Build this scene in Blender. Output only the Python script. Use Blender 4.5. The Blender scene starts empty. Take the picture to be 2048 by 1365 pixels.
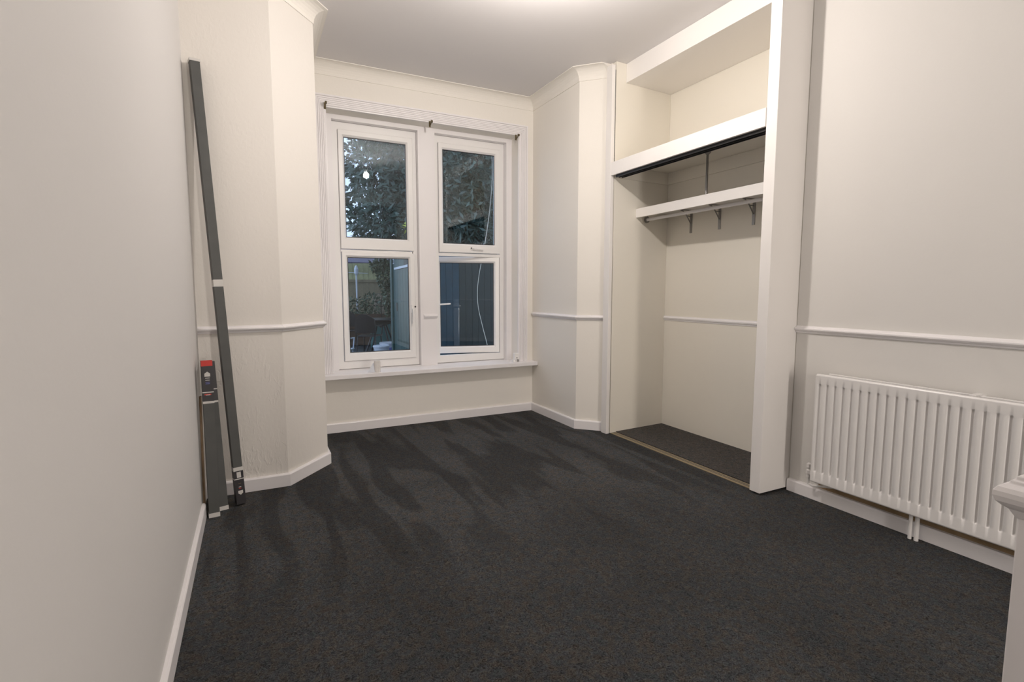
import bpy, math, random
from mathutils import Vector, Matrix
import numpy as np

# ------------------------------------------------------------------ camera
scene = bpy.context.scene
COL = scene.collection
YAW = math.atan2(519, 1043); PITCH = math.atan2(101.5, 1038)
cam_d = bpy.data.cameras.new('camera'); cam = bpy.data.objects.new('camera', cam_d); COL.objects.link(cam)
cam_d.sensor_width = 36.0; cam_d.lens = 1038/2048*36.0; cam_d.clip_start = 0.02; cam_d.clip_end = 200
cam.location = (0, 0, 1.2); cam.rotation_euler = (math.pi/2-PITCH, 0, -YAW)
scene.camera = cam
# ------------------------------------------------------------------ world, exposure
w = bpy.data.worlds.new('overcast_evening'); scene.world = w; w.use_nodes = True
bg = w.node_tree.nodes['Background']; bg.inputs[0].default_value = (0.66, 0.76, 1.0, 1); bg.inputs[1].default_value = 1.5
scene.view_settings.view_transform = 'Standard'; scene.view_settings.look = 'None'
scene.view_settings.gamma = 1.0; scene.view_settings.exposure = 0.0
scene.view_settings.use_curve_mapping = False
LAMP = (1.40, 2.33, 2.70)
LAMP_STRENGTH = 1220.0
LAMP_COLOR = (1.0, 0.922, 0.862)

# unseen area light added behind the camera to fill camera-facing surfaces
hl = bpy.data.lights.new('rear_fill_light', 'AREA'); hl.shape = 'RECTANGLE'; hl.size = .24; hl.size_y = 1.95
hl.energy = 50; hl.color = (1.0, .915, .84)
hlo = bpy.data.objects.new('rear_fill_light', hl); COL.objects.link(hlo)
hlo.location = (1.68, -2.17, 1.15); hlo.rotation_euler = (math.radians(90), 0, math.radians(0))

rnd = random.Random(7)
# ------------------------------------------------------------------ materials
def mat(name, color, rough=0.6, metal=0.0, spec=0.5, noise=None, bump=None, emit=None):
    m = bpy.data.materials.new(name); m.use_nodes = True
    nt = m.node_tree; p = nt.nodes['Principled BSDF']
    p.inputs['Base Color'].default_value = (*color, 1)
    p.inputs['Roughness'].default_value = rough; p.inputs['Metallic'].default_value = metal
    p.inputs['Specular IOR Level'].default_value = spec
    tc = nt.nodes.new('ShaderNodeTexCoord')
    if noise:                                    # (scale, amount)
        n = nt.nodes.new('ShaderNodeTexNoise'); n.inputs['Scale'].default_value = noise[0]; n.inputs['Detail'].default_value = 6
        nt.links.new(tc.outputs['Object'], n.inputs['Vector'])
        r = nt.nodes.new('ShaderNodeMapRange'); r.inputs['From Min'].default_value = .3; r.inputs['From Max'].default_value = .7
        r.inputs['To Min'].default_value = 1-noise[1]; r.inputs['To Max'].default_value = 1+noise[1]*.5
        mx = nt.nodes.new('ShaderNodeMix'); mx.data_type = 'RGBA'; mx.blend_type = 'MULTIPLY'; mx.inputs[0].default_value = 1
        mx.inputs[6].default_value = (*color, 1)
        nt.links.new(n.outputs['Fac'], r.inputs['Value']); nt.links.new(r.outputs[0], mx.inputs[7])
        nt.links.new(mx.outputs[2], p.inputs['Base Color'])
    if bump:                                     # list of (scale, strength, distance)
        prev = None
        for (sc, st, di) in bump:
            n = nt.nodes.new('ShaderNodeTexNoise'); n.inputs['Scale'].default_value = sc; n.inputs['Detail'].default_value = 4
            nt.links.new(tc.outputs['Object'], n.inputs['Vector'])
            b = nt.nodes.new('ShaderNodeBump'); b.inputs['Strength'].default_value = st; b.inputs['Distance'].default_value = di
            nt.links.new(n.outputs['Fac'], b.inputs['Height'])
            if prev: nt.links.new(prev.outputs[0], b.inputs['Normal'])
            prev = b
        nt.links.new(prev.outputs[0], p.inputs['Normal'])
    if emit:
        p.inputs['Emission Color'].default_value = (*emit[0], 1); p.inputs['Emission Strength'].default_value = emit[1]
    return m
M = {}
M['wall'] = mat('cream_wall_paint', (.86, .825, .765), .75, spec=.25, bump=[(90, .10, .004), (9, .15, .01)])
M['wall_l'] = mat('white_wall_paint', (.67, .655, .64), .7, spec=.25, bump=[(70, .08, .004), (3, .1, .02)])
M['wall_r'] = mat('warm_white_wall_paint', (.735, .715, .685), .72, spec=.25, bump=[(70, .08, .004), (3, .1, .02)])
M['ceil'] = mat('ceiling_paint', (.76, .74, .735), .8, spec=.2, bump=[(60, .08, .004)])
M['gloss'] = mat('white_gloss_woodwork', (.87, .845, .85), .3, bump=[(40, .05, .002)])
M['upvc'] = mat('white_upvc', (.88, .865, .85), .28)
M['satin'] = mat('white_satin_joinery', (.87, .84, .81), .5, bump=[(60, .07, .003)])
M['inner'] = mat('cream_cupboard_paint', (.84, .80, .715), .6, spec=.3, bump=[(50, .06, .003)])
M['radiator'] = mat('radiator_enamel', (.80, .78, .765), .28)
M['black'] = mat('black_plastic', (.012, .012, .014), .4)
M['blackcard'] = mat('black_print_card', (.018, .015, .018), .45)
M['greycard'] = mat('grey_card', (.078, .080, .076), .55, noise=(12, .12))
M['whitecard'] = mat('white_card', (.62, .60, .57), .6)
M['redcard'] = mat('red_card', (.55, .03, .02), .5)
M['steel'] = mat('grey_steel', (.30, .29, .28), .38, metal=.85)
M['brass'] = mat('aged_brass', (.15, .12, .07), .4, metal=.9)
M['track'] = mat('tan_track', (.34, .27, .17), .45, metal=.3)
M['brown_strip'] = mat('brown_wall_strip', (.33, .23, .13), .9, noise=(14, .3), bump=[(40, .3, .004)])
M['wood'] = mat('thin_brown_wood', (.36, .25, .15), .6, noise=(20, .25))
M['paper'] = mat('white_paper', (.80, .77, .74), .7)
M['film'] = mat('pale_film', (.75, .78, .84), .25)
M['glow'] = mat('bulb_glow', (1, 1, 1), .5, emit=(LAMP_COLOR, LAMP_STRENGTH))

def leaf_mat(name, c, sp=.5):
    m = mat(name, c, .30, spec=sp, noise=(3.0, .5)); return m
M['leaf'] = leaf_mat('laurel_leaf', (.075, .125, .105))
M['leaf2'] = leaf_mat('dark_evergreen_leaf', (.05, .085, .072))
M['leaf3'] = leaf_mat('ivy_leaf', (.09, .13, .08))
M['leafy'] = leaf_mat('yellow_leaf', (.42, .50, .06))
M['bark'] = mat('bark', (.07, .05, .04), .9, noise=(9, .4), bump=[(30, .5, .01)])
M['fence_hi'] = mat('pale_fence_board', (.50, .50, .28), .8, noise=(5, .35), bump=[(30, .3, .004)])
M['fence_lo'] = mat('brown_fence_board', (.34, .29, .19), .8, noise=(5, .35), bump=[(30, .3, .004)])
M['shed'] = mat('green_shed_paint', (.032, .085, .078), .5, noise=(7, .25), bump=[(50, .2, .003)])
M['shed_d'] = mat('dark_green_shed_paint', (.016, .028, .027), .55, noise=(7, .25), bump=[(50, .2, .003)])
M['shed_b'] = mat('blue_shed_paint', (.009, .046, .072), .5, noise=(7, .25))
M['felt'] = mat('purple_grey_felt', (.085, .075, .13), .8, noise=(6, .2))
M['brick'] = mat('pale_brick', (.36, .31, .24), .85, noise=(14, .4), bump=[(50, .4, .004)])
M['mortar'] = mat('mortar', (.20, .18, .15), .95)
M['patio'] = mat('dark_patio', (.045, .05, .055), .8, noise=(3, .4), bump=[(20, .3, .01)])
M['soil'] = mat('brown_planter_wood', (.10, .055, .035), .8, noise=(8, .3))
M['tableblk'] = mat('black_garden_metal', (.018, .014, .016), .3)
M['lid'] = mat('white_bucket_plastic', (.68, .72, .80), .35)
M['bluelabel'] = mat('blue_label', (.12, .14, .42), .5)
M['teal'] = mat('teal_plastic', (.05, .17, .17), .4)

def glass_mat():
    m = bpy.data.materials.new('window_glass'); m.use_nodes = True; nt = m.node_tree
    nt.nodes.clear()
    out = nt.nodes.new('ShaderNodeOutputMaterial'); mix = nt.nodes.new('ShaderNodeMixShader')
    tr = nt.nodes.new('ShaderNodeBsdfTransparent'); tr.inputs[0].default_value = (.90, .955, .97, 1)
    gl = nt.nodes.new('ShaderNodeBsdfGlossy'); gl.inputs['Roughness'].default_value = 0.0
    gl.inputs['Color'].default_value = (.92, .97, 1, 1)
    lw = nt.nodes.new('ShaderNodeLayerWeight'); lw.inputs[0].default_value = .5
    pw = nt.nodes.new('ShaderNodeMath'); pw.operation = 'POWER'; pw.inputs[1].default_value = 5
    ad = nt.nodes.new('ShaderNodeMath'); ad.operation = 'MULTIPLY_ADD'; ad.inputs[1].default_value = .9; ad.inputs[2].default_value = .05
    nt.links.new(lw.outputs['Facing'], pw.inputs[0]); nt.links.new(pw.outputs[0], ad.inputs[0])
    nt.links.new(ad.outputs[0], mix.inputs[0]); nt.links.new(tr.outputs[0], mix.inputs[1]); nt.links.new(gl.outputs[0], mix.inputs[2])
    nt.links.new(mix.outputs[0], out.inputs[0]); return m
M['glass'] = glass_mat()

def rough_wall_mat():
    """cream paint over patched, flaking plasterwork: relief only, strong below the dado"""
    m = mat('patched_cream_wall', (.82, .785, .735), .6, spec=.35); nt = m.node_tree; p = nt.nodes['Principled BSDF']
    tc = nt.nodes.new('ShaderNodeTexCoord'); sp = nt.nodes.new('ShaderNodeSeparateXYZ')
    nt.links.new(tc.outputs['Object'], sp.inputs[0])
    mr = nt.nodes.new('ShaderNodeMapRange'); mr.inputs['From Min'].default_value = 1.0; mr.inputs['From Max'].default_value = .85
    mr.inputs['To Min'].default_value = .12; mr.inputs['To Max'].default_value = 1.0
    nt.links.new(sp.outputs['Z'], mr.inputs['Value'])
    n1 = nt.nodes.new('ShaderNodeTexNoise'); n1.inputs['Scale'].default_value = 24; n1.inputs['Detail'].default_value = 7; n1.inputs['Distortion'].default_value = .9
    mp = nt.nodes.new('ShaderNodeMapping'); mp.inputs['Scale'].default_value = (1.5, 1.5, .55)
    nt.links.new(tc.outputs['Object'], mp.inputs[0]); nt.links.new(mp.outputs[0], n1.inputs['Vector'])
    r = nt.nodes.new('ShaderNodeValToRGB'); r.color_ramp.elements[0].position = .50; r.color_ramp.elements[1].position = .60
    nt.links.new(n1.outputs['Fac'], r.inputs[0])
    mu = nt.nodes.new('ShaderNodeMath'); mu.operation = 'MULTIPLY'
    mx_ = nt.nodes.new('ShaderNodeMapRange'); mx_.inputs['From Min'].default_value = .13; mx_.inputs['From Max'].default_value = .19
    mx_.inputs['To Min'].default_value = 1.0; mx_.inputs['To Max'].default_value = .15; nt.links.new(sp.outputs['X'], mx_.inputs['Value'])
    n3 = nt.nodes.new('ShaderNodeTexNoise'); n3.inputs['Scale'].default_value = 3.5; nt.links.new(tc.outputs['Object'], n3.inputs['Vector'])
    r3 = nt.nodes.new('ShaderNodeMapRange'); r3.inputs['From Min'].default_value = .42; r3.inputs['From Max'].default_value = .6; nt.links.new(n3.outputs['Fac'], r3.inputs['Value'])
    m4 = nt.nodes.new('ShaderNodeMath'); m4.operation = 'MULTIPLY'; nt.links.new(mx_.outputs[0], m4.inputs[0]); nt.links.new(mr.outputs[0], m4.inputs[1])
    m5 = nt.nodes.new('ShaderNodeMath'); m5.operation = 'MULTIPLY'; nt.links.new(m4.outputs[0], m5.inputs[0]); nt.links.new(r3.outputs[0], m5.inputs[1])
    nt.links.new(r.outputs[0], mu.inputs[0]); nt.links.new(m5.outputs[0], mu.inputs[1])
    n2 = nt.nodes.new('ShaderNodeTexNoise'); n2.inputs['Scale'].default_value = 45; n2.inputs['Detail'].default_value = 5
    nt.links.new(tc.outputs['Object'], n2.inputs['Vector'])
    b1 = nt.nodes.new('ShaderNodeBump'); b1.inputs['Strength'].default_value = .55; b1.inputs['Distance'].default_value = .003
    b2 = nt.nodes.new('ShaderNodeBump'); b2.inputs['Strength'].default_value = .2; b2.inputs['Distance'].default_value = .004
    nt.links.new(mu.outputs[0], b1.inputs['Height']); nt.links.new(n2.outputs['Fac'], b2.inputs['Height'])
    nt.links.new(b1.outputs[0], b2.inputs['Normal']); nt.links.new(b2.outputs[0], p.inputs['Normal'])
    return m
M['patched'] = rough_wall_mat()

def carpet_mat(name, streaks=True, base=(.036, .038, .042), warm=(.043, .041, .037)):
    m = bpy.data.materials.new(name); m.use_nodes = True; nt = m.node_tree; p = nt.nodes['Principled BSDF']
    N = nt.nodes.new; L = nt.links.new
    p.inputs['Roughness'].default_value = .95; p.inputs['Specular IOR Level'].default_value = .1
    p.inputs['Sheen Weight'].default_value = .03; p.inputs['Sheen Roughness'].default_value = .5
    tc = N('ShaderNodeTexCoord')
    # flecks: stretched, warped little fibres
    nf = N('ShaderNodeTexNoise'); nf.inputs['Scale'].default_value = 75; nf.inputs['Detail'].default_value = 3; nf.inputs['Distortion'].default_value = 2.5
    L(tc.outputs['Object'], nf.inputs['Vector'])
    rf = N('ShaderNodeMapRange'); rf.inputs['From Min'].default_value = .32; rf.inputs['From Max'].default_value = .70
    rf.inputs['To Min'].default_value = .35; rf.inputs['To Max'].default_value = 2.0
    L(nf.outputs['Fac'], rf.inputs['Value'])
    nc = N('ShaderNodeTexNoise'); nc.inputs['Scale'].default_value = 38; nc.inputs['Detail'].default_value = 4
    L(tc.outputs['Object'], nc.inputs['Vector'])
    rc = N('ShaderNodeValToRGB'); cr = rc.color_ramp
    cr.elements[0].position = .34; cr.elements[0].color = (.030, .037, .038, 1)
    cr.elements[1].position = .66; cr.elements[1].color = (.046, .038, .034, 1)
    e = cr.elements.new(.46); e.color = (*base, 1); e = cr.elements.new(.55); e.color = (*warm, 1)
    L(nc.outputs['Color'], rc.inputs[0])
    mx = N('ShaderNodeMix'); mx.data_type = 'RGBA'; mx.blend_type = 'MULTIPLY'; mx.inputs[0].default_value = 1
    L(rc.outputs[0], mx.inputs[6]); L(rf.outputs[0], mx.inputs[7])
    last = mx
    if streaks:                    # nap left brushed in long wedges by a vacuum cleaner
        sp = N('ShaderNodeSeparateXYZ'); L(tc.outputs['Object'], sp.inputs[0])
        mp = N('ShaderNodeMapping'); mp.inputs['Scale'].default_value = (7.0, 1.15, 1); mp.inputs['Rotation'].default_value = (0, 0, math.radians(-6))
        L(tc.outputs['Object'], mp.inputs[0])
        ns = N('ShaderNodeTexNoise'); ns.inputs['Scale'].default_value = 1.0; ns.inputs['Detail'].default_value = 1.2; ns.inputs['Distortion'].default_value = .5
        L(mp.outputs[0], ns.inputs['Vector'])
        rs = N('ShaderNodeMapRange'); rs.interpolation_type = 'SMOOTHSTEP'; rs.inputs['From Min'].default_value = .44; rs.inputs['From Max'].default_value = .56
        rs.inputs['To Min'].default_value = .80; rs.inputs['To Max'].default_value = 1.32
        L(ns.outputs['Fac'], rs.inputs['Value'])
        ym = N('ShaderNodeMapRange'); ym.interpolation_type = 'SMOOTHSTEP'; ym.inputs['From Min'].default_value = 1.7; ym.inputs['From Max'].default_value = 2.8
        L(sp.outputs['Y'], ym.inputs['Value'])
        ml = N('ShaderNodeMix'); ml.data_type = 'FLOAT'; ml.inputs[2].default_value = 1.0
        L(ym.outputs[0], ml.inputs[0]); L(rs.outputs[0], ml.inputs[3])
        m2 = N('ShaderNodeMix'); m2.data_type = 'RGBA'; m2.blend_type = 'MULTIPLY'; m2.inputs[0].default_value = 1
        L(mx.outputs[2], m2.inputs[6]); L(ml.outputs[0], m2.inputs[7]); last = m2
        nl = N('ShaderNodeTexNoise'); nl.inputs['Scale'].default_value = 1.6; nl.inputs['Detail'].default_value = 3
        L(tc.outputs['Object'], nl.inputs['Vector'])
        rl = N('ShaderNodeMapRange'); rl.inputs['From Min'].default_value = .3; rl.inputs['From Max'].default_value = .7
        rl.inputs['To Min'].default_value = .82; rl.inputs['To Max'].default_value = 1.15; L(nl.outputs['Fac'], rl.inputs['Value'])
        m3 = N('ShaderNodeMix'); m3.data_type = 'RGBA'; m3.blend_type = 'MULTIPLY'; m3.inputs[0].default_value = 1
        L(m2.outputs[2], m3.inputs[6]); L(rl.outputs[0], m3.inputs[7]); last = m3
    L(last.outputs[2], p.inputs['Base Color'])
    b = N('ShaderNodeBump'); b.inputs['Strength'].default_value = .7; b.inputs['Distance'].default_value = .006
    L(nf.outputs['Fac'], b.inputs['Height']); L(b.outputs[0], p.inputs['Normal'])
    return m
M['carpet'] = carpet_mat('speckled_charcoal_carpet')
M['carpet2'] = carpet_mat('worn_grey_carpet', False, (.060, .056, .054), (.070, .063, .056))

# ------------------------------------------------------------------ mesh helpers
class MB:
    def __init__(s): s.v = []; s.f = []
    def poly(s, pts, faces):
        o = len(s.v); s.v += [tuple(p) for p in pts]; s.f += [tuple(i+o for i in f) for f in faces]; return s
    def box(s, x0, x1, y0, y1, z0, z1):
        P = [(x0,y0,z0),(x1,y0,z0),(x1,y1,z0),(x0,y1,z0),(x0,y0,z1),(x1,y0,z1),(x1,y1,z1),(x0,y1,z1)]
        return s.poly(P, [(0,3,2,1),(4,5,6,7),(0,1,5,4),(1,2,6,5),(2,3,7,6),(3,0,4,7)])
    def obox(s, o, ax, ay, az):      # corner + three edge vectors (right handed)
        o, ax, ay, az = map(Vector, (o, ax, ay, az))
        P = [o, o+ax, o+ax+ay, o+ay, o+az, o+ax+az, o+ax+ay+az, o+ay+az]
        return s.poly(P, [(0,3,2,1),(4,5,6,7),(0,1,5,4),(1,2,6,5),(2,3,7,6),(3,0,4,7)])
    def prism(s, pts, z0, z1):       # pts counter-clockwise in plan
        a = sum(pts[i][0]*pts[(i+1) % len(pts)][1]-pts[(i+1) % len(pts)][0]*pts[i][1] for i in range(len(pts)))
        if a < 0: pts = pts[::-1]
        n = len(pts); P = [(x, y, z0) for x, y in pts]+[(x, y, z1) for x, y in pts]
        return s.poly(P, [tuple(range(n))[::-1], tuple(range(n, 2*n))]+[(i, (i+1) % n, n+(i+1) % n, n+i) for i in range(n)])
    def tube(s, pts, r, n=12, caps=True, radii=None):
        pts = [Vector(p) for p in pts]; o = len(s.v); k = len(pts); prev = None
        for i, p in enumerate(pts):
            t = (pts[min(i+1, k-1)]-pts[max(i-1, 0)]).normalized()
            if prev is None: a = t.orthogonal().normalized()
            else: a = (prev-t*prev.dot(t)).normalized()
            prev = a; b = t.cross(a); rr = radii[i] if radii else r
            for j in range(n):
                q = 2*math.pi*j/n; s.v.append(tuple(p+(a*math.cos(q)+b*math.sin(q))*rr))
        for i in range(k-1):
            for j in range(n):
                s.f.append((o+i*n+j, o+i*n+(j+1) % n, o+(i+1)*n+(j+1) % n, o+(i+1)*n+j))
        if caps:
            s.f.append(tuple(o+j for j in range(n))[::-1]); s.f.append(tuple(o+(k-1)*n+j for j in range(n)))
        return s
    def lathe(s, c, prof, n=24):     # prof [(r, z)] from bottom to top
        o = len(s.v); k = len(prof)
        for r, z in prof:
            for j in range(n):
                q = 2*math.pi*j/n; s.v.append((c[0]+r*math.cos(q), c[1]+r*math.sin(q), c[2]+z))
        for i in range(k-1):
            for j in range(n):
                s.f.append((o+i*n+j, o+i*n+(j+1) % n, o+(i+1)*n+(j+1) % n, o+(i+1)*n+j))
        s.f.append(tuple(o+j for j in range(n))[::-1]); s.f.append(tuple(o+(k-1)*n+j for j in range(n)))
        return s
    def sweep(s, prof, path):        # prof closed [(offset to the right of the path, z)]
        k = len(path); n = len(prof); o = len(s.v)
        for i in range(k):
            ns = []
            if i > 0: d = Vector(path[i])-Vector(path[i-1]); d.normalize(); ns.append(Vector((d.y, -d.x)))
            if i < k-1: d = Vector(path[i+1])-Vector(path[i]); d.normalize(); ns.append(Vector((d.y, -d.x)))
            m = ns[0] if len(ns) == 1 else (ns[0]+ns[1])/(1+ns[0].dot(ns[1]))
            for (a, z) in prof: s.v.append((path[i][0]+m.x*a, path[i][1]+m.y*a, z))
        for i in range(k-1):
            for j in range(n):
                s.f.append((o+i*n+j, o+i*n+(j+1) % n, o+(i+1)*n+(j+1) % n, o+(i+1)*n+j))
        s.f.append(tuple(o+j for j in range(n))); s.f.append(tuple(o+(k-1)*n+j for j in range(n))[::-1])
        return s
    def ring(s, x0, x1, z0, z1, wx, y0, y1, wz=None):     # rectangular frame in an x-z plane, mitred
        wz = wz or wx
        O = [(x0, z0), (x1, z0), (x1, z1), (x0, z1)]; I = [(x0+wx, z0+wz), (x1-wx, z0+wz), (x1-wx, z1-wz), (x0+wx, z1-wz)]
        P = [(x, y0, z) for x, z in O]+[(x, y0, z) for x, z in I]+[(x, y1, z) for x, z in O]+[(x, y1, z) for x, z in I]
        F = []
        for i in range(4):
            j = (i+1) % 4
            F += [(i, j, 4+j, 4+i), (8+i, 12+i, 12+j, 8+j), (i, 8+i, 8+j, j), (4+i, 4+j, 12+j, 12+i)]
        return s.poly(P, F)
    def build(s, name, m, parent=None, bevel=0, smooth=False, seg=2):
        me = bpy.data.meshes.new(name); me.from_pydata(s.v, [], s.f); me.update()
        o = bpy.data.objects.new(name, me); COL.objects.link(o)
        me.materials.append(M[m] if isinstance(m, str) else m)
        import bmesh
        bm = bmesh.new(); bm.from_mesh(me); bmesh.ops.recalc_face_normals(bm, faces=bm.faces); bm.to_mesh(me); bm.free()
        if parent: o.parent = parent; o.matrix_parent_inverse = parent.matrix_basis.inverted()
        if bevel:
            b = o.modifiers.new('bevel', 'BEVEL'); b.width = bevel; b.segments = seg; b.limit_method = 'ANGLE'; b.angle_limit = math.radians(35)
            b.harden_normals = False
        if smooth:
            for q in me.polygons: q.use_smooth = True
        return o
def struct(o): o['kind'] = 'structure'; return o
def tag(o, label, cat, group=None):
    o['label'] = label; o['category'] = cat
    if group: o['group'] = group
    return o
def thing(name, label, cat, loc=(0, 0, 0), group=None):
    o = bpy.data.objects.new(name, None); COL.objects.link(o); o.location = loc; o.empty_display_size = .1
    bpy.context.view_layer.update() if False else None
    return tag(o, label, cat, group)
def copy_tree(o, parent=None, offset=(0, 0, 0)):
    c = o.copy(); COL.objects.link(c)
    if parent: c.parent = parent; c.matrix_parent_inverse = o.matrix_parent_inverse.copy()
    else: c.location = Vector(o.location)+Vector(offset)
    for ch in o.children: copy_tree(ch, c)
    return c

# ------------------------------------------------------------------ room shell
ZC = 2.995; BK = -2.2
XL = -.288; YP = 3.40; XR = 2.865; YB = 4.52
SPL = [(XL, YP), (.150, YP), (.420, 3.715), (.420, YB)]             # left side of the bay, seen from above
SPR = [(2.475, YB), (2.475, 3.73), (2.635, 3.565), (2.635, 3.525)]
struct(MB().box(XL-.3, 3.6, BK-.12, 4.95, -.12, 0).build('floor', 'carpet'))
struct(MB().box(XL-.3, 3.6, BK-.12, 4.95, ZC, ZC+.12).build('ceiling', 'ceil'))
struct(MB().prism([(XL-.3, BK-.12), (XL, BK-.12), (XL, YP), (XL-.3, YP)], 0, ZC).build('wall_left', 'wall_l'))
struct(MB().prism([(XL-.3, YP), (XL, YP), (.150, YP), (.420, 3.715), (.420, 4.95), (XL-.3, 4.95)], 0, ZC).build('wall_bay_left', 'patched'))
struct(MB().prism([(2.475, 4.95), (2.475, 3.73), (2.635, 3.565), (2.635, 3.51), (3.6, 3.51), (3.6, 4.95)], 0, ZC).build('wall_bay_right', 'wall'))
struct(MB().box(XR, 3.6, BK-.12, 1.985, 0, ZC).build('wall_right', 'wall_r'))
struct(MB().box(3.245, 3.6, 1.985, 3.51, 0, ZC).build('wall_closet_back', 'inner'))
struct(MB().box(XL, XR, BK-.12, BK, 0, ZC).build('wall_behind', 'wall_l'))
# window wall round the opening
OX0, OX1, OZ0, OZ1 = .585, 2.31, .47, 2.655
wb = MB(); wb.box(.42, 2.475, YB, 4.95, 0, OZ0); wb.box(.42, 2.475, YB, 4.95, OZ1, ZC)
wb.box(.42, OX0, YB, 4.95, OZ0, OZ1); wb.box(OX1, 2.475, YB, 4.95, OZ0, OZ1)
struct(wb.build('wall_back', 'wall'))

# coving: concave quarter profile
def cove(d, zc, n=7):
    pr = [(0, zc), (0, zc-d), (.006, zc-d)]
    for i in range(n+1):
        a = math.pi/2*i/n; pr.append((d*.94-(d*.88)*math.cos(a)+.0, zc-d*.94+(d*.88)*math.sin(a)))
    pr += [(d, zc-.006), (d, zc)]
    return pr
path = [(XL, BK), (XL, YP)]+SPL[1:]+SPR
struct(MB().sweep(cove(.092, ZC), path).build('trim_1', 'wall'))
# skirting boards
SK = [(0, 0), (.018, 0), (.018, .070), (.012, .078), (0, .078)]
struct(MB().sweep(SK, [(XL, BK), (XL, 3.10)]).build('baseboard_left', 'gloss', bevel=.001))
SK2 = [(0, 0), (.020, 0), (.020, .072), (.014, .080), (0, .080)]
struct(MB().sweep(SK2, [(XL, YP)]+SPL[1:]+[(2.475, YB)]+SPR[1:]).build('baseboard_bay', 'gloss', bevel=.001))
struct(MB().sweep([(0, 0), (.03, 0), (.03, .064), (.024, .072), (0, .072)], [(XR, 1.978), (XR, BK)]).build('baseboard_right', 'gloss', bevel=.001))
struct(MB().sweep(SK, [(XR-.03, BK), (XL+.02, BK)]).build('baseboard_back', 'gloss', bevel=.001))
# thin brown strip on the wall just above the right skirting
struct(MB().box(XR-.004, XR, BK+.1, 1.80, .072, .118).build('trim_2', 'brown_strip'))
# dado rails
def dado(z):
    return [(0, z-.022), (.008, z-.020), (.010, z-.012), (.018, z-.008), (.024, z), (.024, z+.006), (.016, z+.011), (.008, z+.014), (.006, z+.020), (0, z+.020)]
struct(MB().sweep(dado(.975), [(XL, YP), (.150, YP), (.420, 3.715), (.420, 3.74)]).build('trim_3', 'gloss'))
struct(MB().sweep(dado(.968), [(2.475, 4.50), (2.475, 3.73), (2.635, 3.565), (2.635, 3.530)]).build('trim_4', 'gloss'))
struct(MB().sweep(dado(.974), [(XR, 1.985), (XR, BK)]).build('trim_5', 'gloss'))
struct(MB().sweep([(a*.6, z) for a, z in dado(.958)], [(3.245, 3.505), (3.245, 2.06)]).build('trim_6', 'gloss'))
struct(MB().sweep(dado(.974), [(XR, BK), (XL, BK)]).build('trim_7', 'gloss'))

# ------------------------------------------------------------------ window surround
# fluted architrave: left, head, right (profile across its width, u = 0 at the opening)
def flute(width, t):
    pr = [(0, 0), (0, t*.7)]; n = 5
    pr += [(.008, t*.72)]
    for i in range(n):
        u0 = .014+(width-.030)*i/n; u1 = .014+(width-.030)*(i+1)/n; um = (u0+u1)/2
        pr += [(u0, t), (u0+(u1-u0)*.55, t), (u0+(u1-u0)*.65, t*.72), (u0+(u1-u0)*.92, t*.72)]
    pr += [(width-.014, t*1.15), (width-.002, t*1.15), (width, t*.9), (width, 0)]
    return pr
def architrave():
    mb = MB(); pr = flute(.098, .022); n = len(pr)
    xs = [OX0, OX0, OX1, OX1]; zs = [.505, OZ1, OZ1, .505]; sx = [-1, -1, 1, 1]; sz = [0, 1, 1, 0]
    for k in range(4):
        for (u, t) in pr: mb.v.append((xs[k]+sx[k]*u, YB-t, zs[k]+sz[k]*u))
    for k in range(3):
        for j in range(n): mb.f.append((k*n+j, k*n+(j+1) % n, (k+1)*n+(j+1) % n, (k+1)*n+j))
    mb.f.append(tuple(range(n))); mb.f.append(tuple(range(3*n, 4*n))[::-1])
    return mb
struct(architrave().build('trim_8', 'gloss'))
# timber inner frame with central mullion (front face y 4.60)
tf = MB()
L0, L1, R0, R1, TZ0, TZ1 = .643, 1.375, 1.532, 2.253, .505, 2.617
tf.box(OX0, L0, 4.65, 4.78, .50, OZ1); tf.box(L1, R0, 4.65, 4.78, .50, TZ1); tf.box(R1, OX1, 4.65, 4.78, .50, OZ1)
tf.box(L0, R1, 4.65, 4.78, TZ1, OZ1)
struct(tf.build('trim_9', 'gloss'))
struct(MB().sweep([(a, z) for a, z in dado(.96)], [(L1+.030, 4.65), (R0+.001, 4.65)]).build('trim_10', 'gloss'))
# sill board
struct(MB().box(.422, 2.473, 4.40, 4.76, .468, .505).build('trim_11', 'gloss', bevel=.004))

def sash(name, win, x0, x1, z0, z1, gx0, gx1, gz0, gz1, y=4.705, label=None):
    """sash ring with bead, black gasket and pane"""
    mb = MB(); wx = (gx0-x0); wz = gz0-z0
    P = []
    def rect(a0, a1, b0, b1, yy): return [(a0, yy, b0), (a1, yy, b0), (a1, yy, b1), (a0, yy, b1)]
    rings = [rect(x0, x1, z0, z1, y+.035), rect(x0, x1, z0, z1, y-.008), rect(x0+.004, x1-.004, z0+.004, z1-.004, y-.012),
             rect(gx0-.014, gx1+.014, gz0-.014, gz1+.014, y-.012), rect(gx0, gx1, gz0, gz1, y+.004), rect(gx0, gx1, gz0, gz1, y+.035)]
    for r in rings: P += r
    F = []
    for k in range(5):
        for i in range(4):
            j = (i+1) % 4; F.append((k*4+i, k*4+j, (k+1)*4+j, (k+1)*4+i))
    for i in range(4):
        j = (i+1) % 4; F.append((20+i, 20+j, j, i))
    s = mb.poly(P, F).build(name, 'upvc', win)
    MB().ring(gx0-.001, gx1+.001, gz0-.001, gz1+.001, .007, y+.006, y+.014).build('gasket', 'black', s)
    MB().box(gx0+.001, gx1-.001, y+.010, y+.014, gz0+.001, gz1-.001).build('pane', 'glass', s)
    return s
def window(name, x0, x1, zt, z0):
    e = bpy.data.objects.new(name, None); COL.objects.link(e); e['kind'] = 'structure'
    return e
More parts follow.
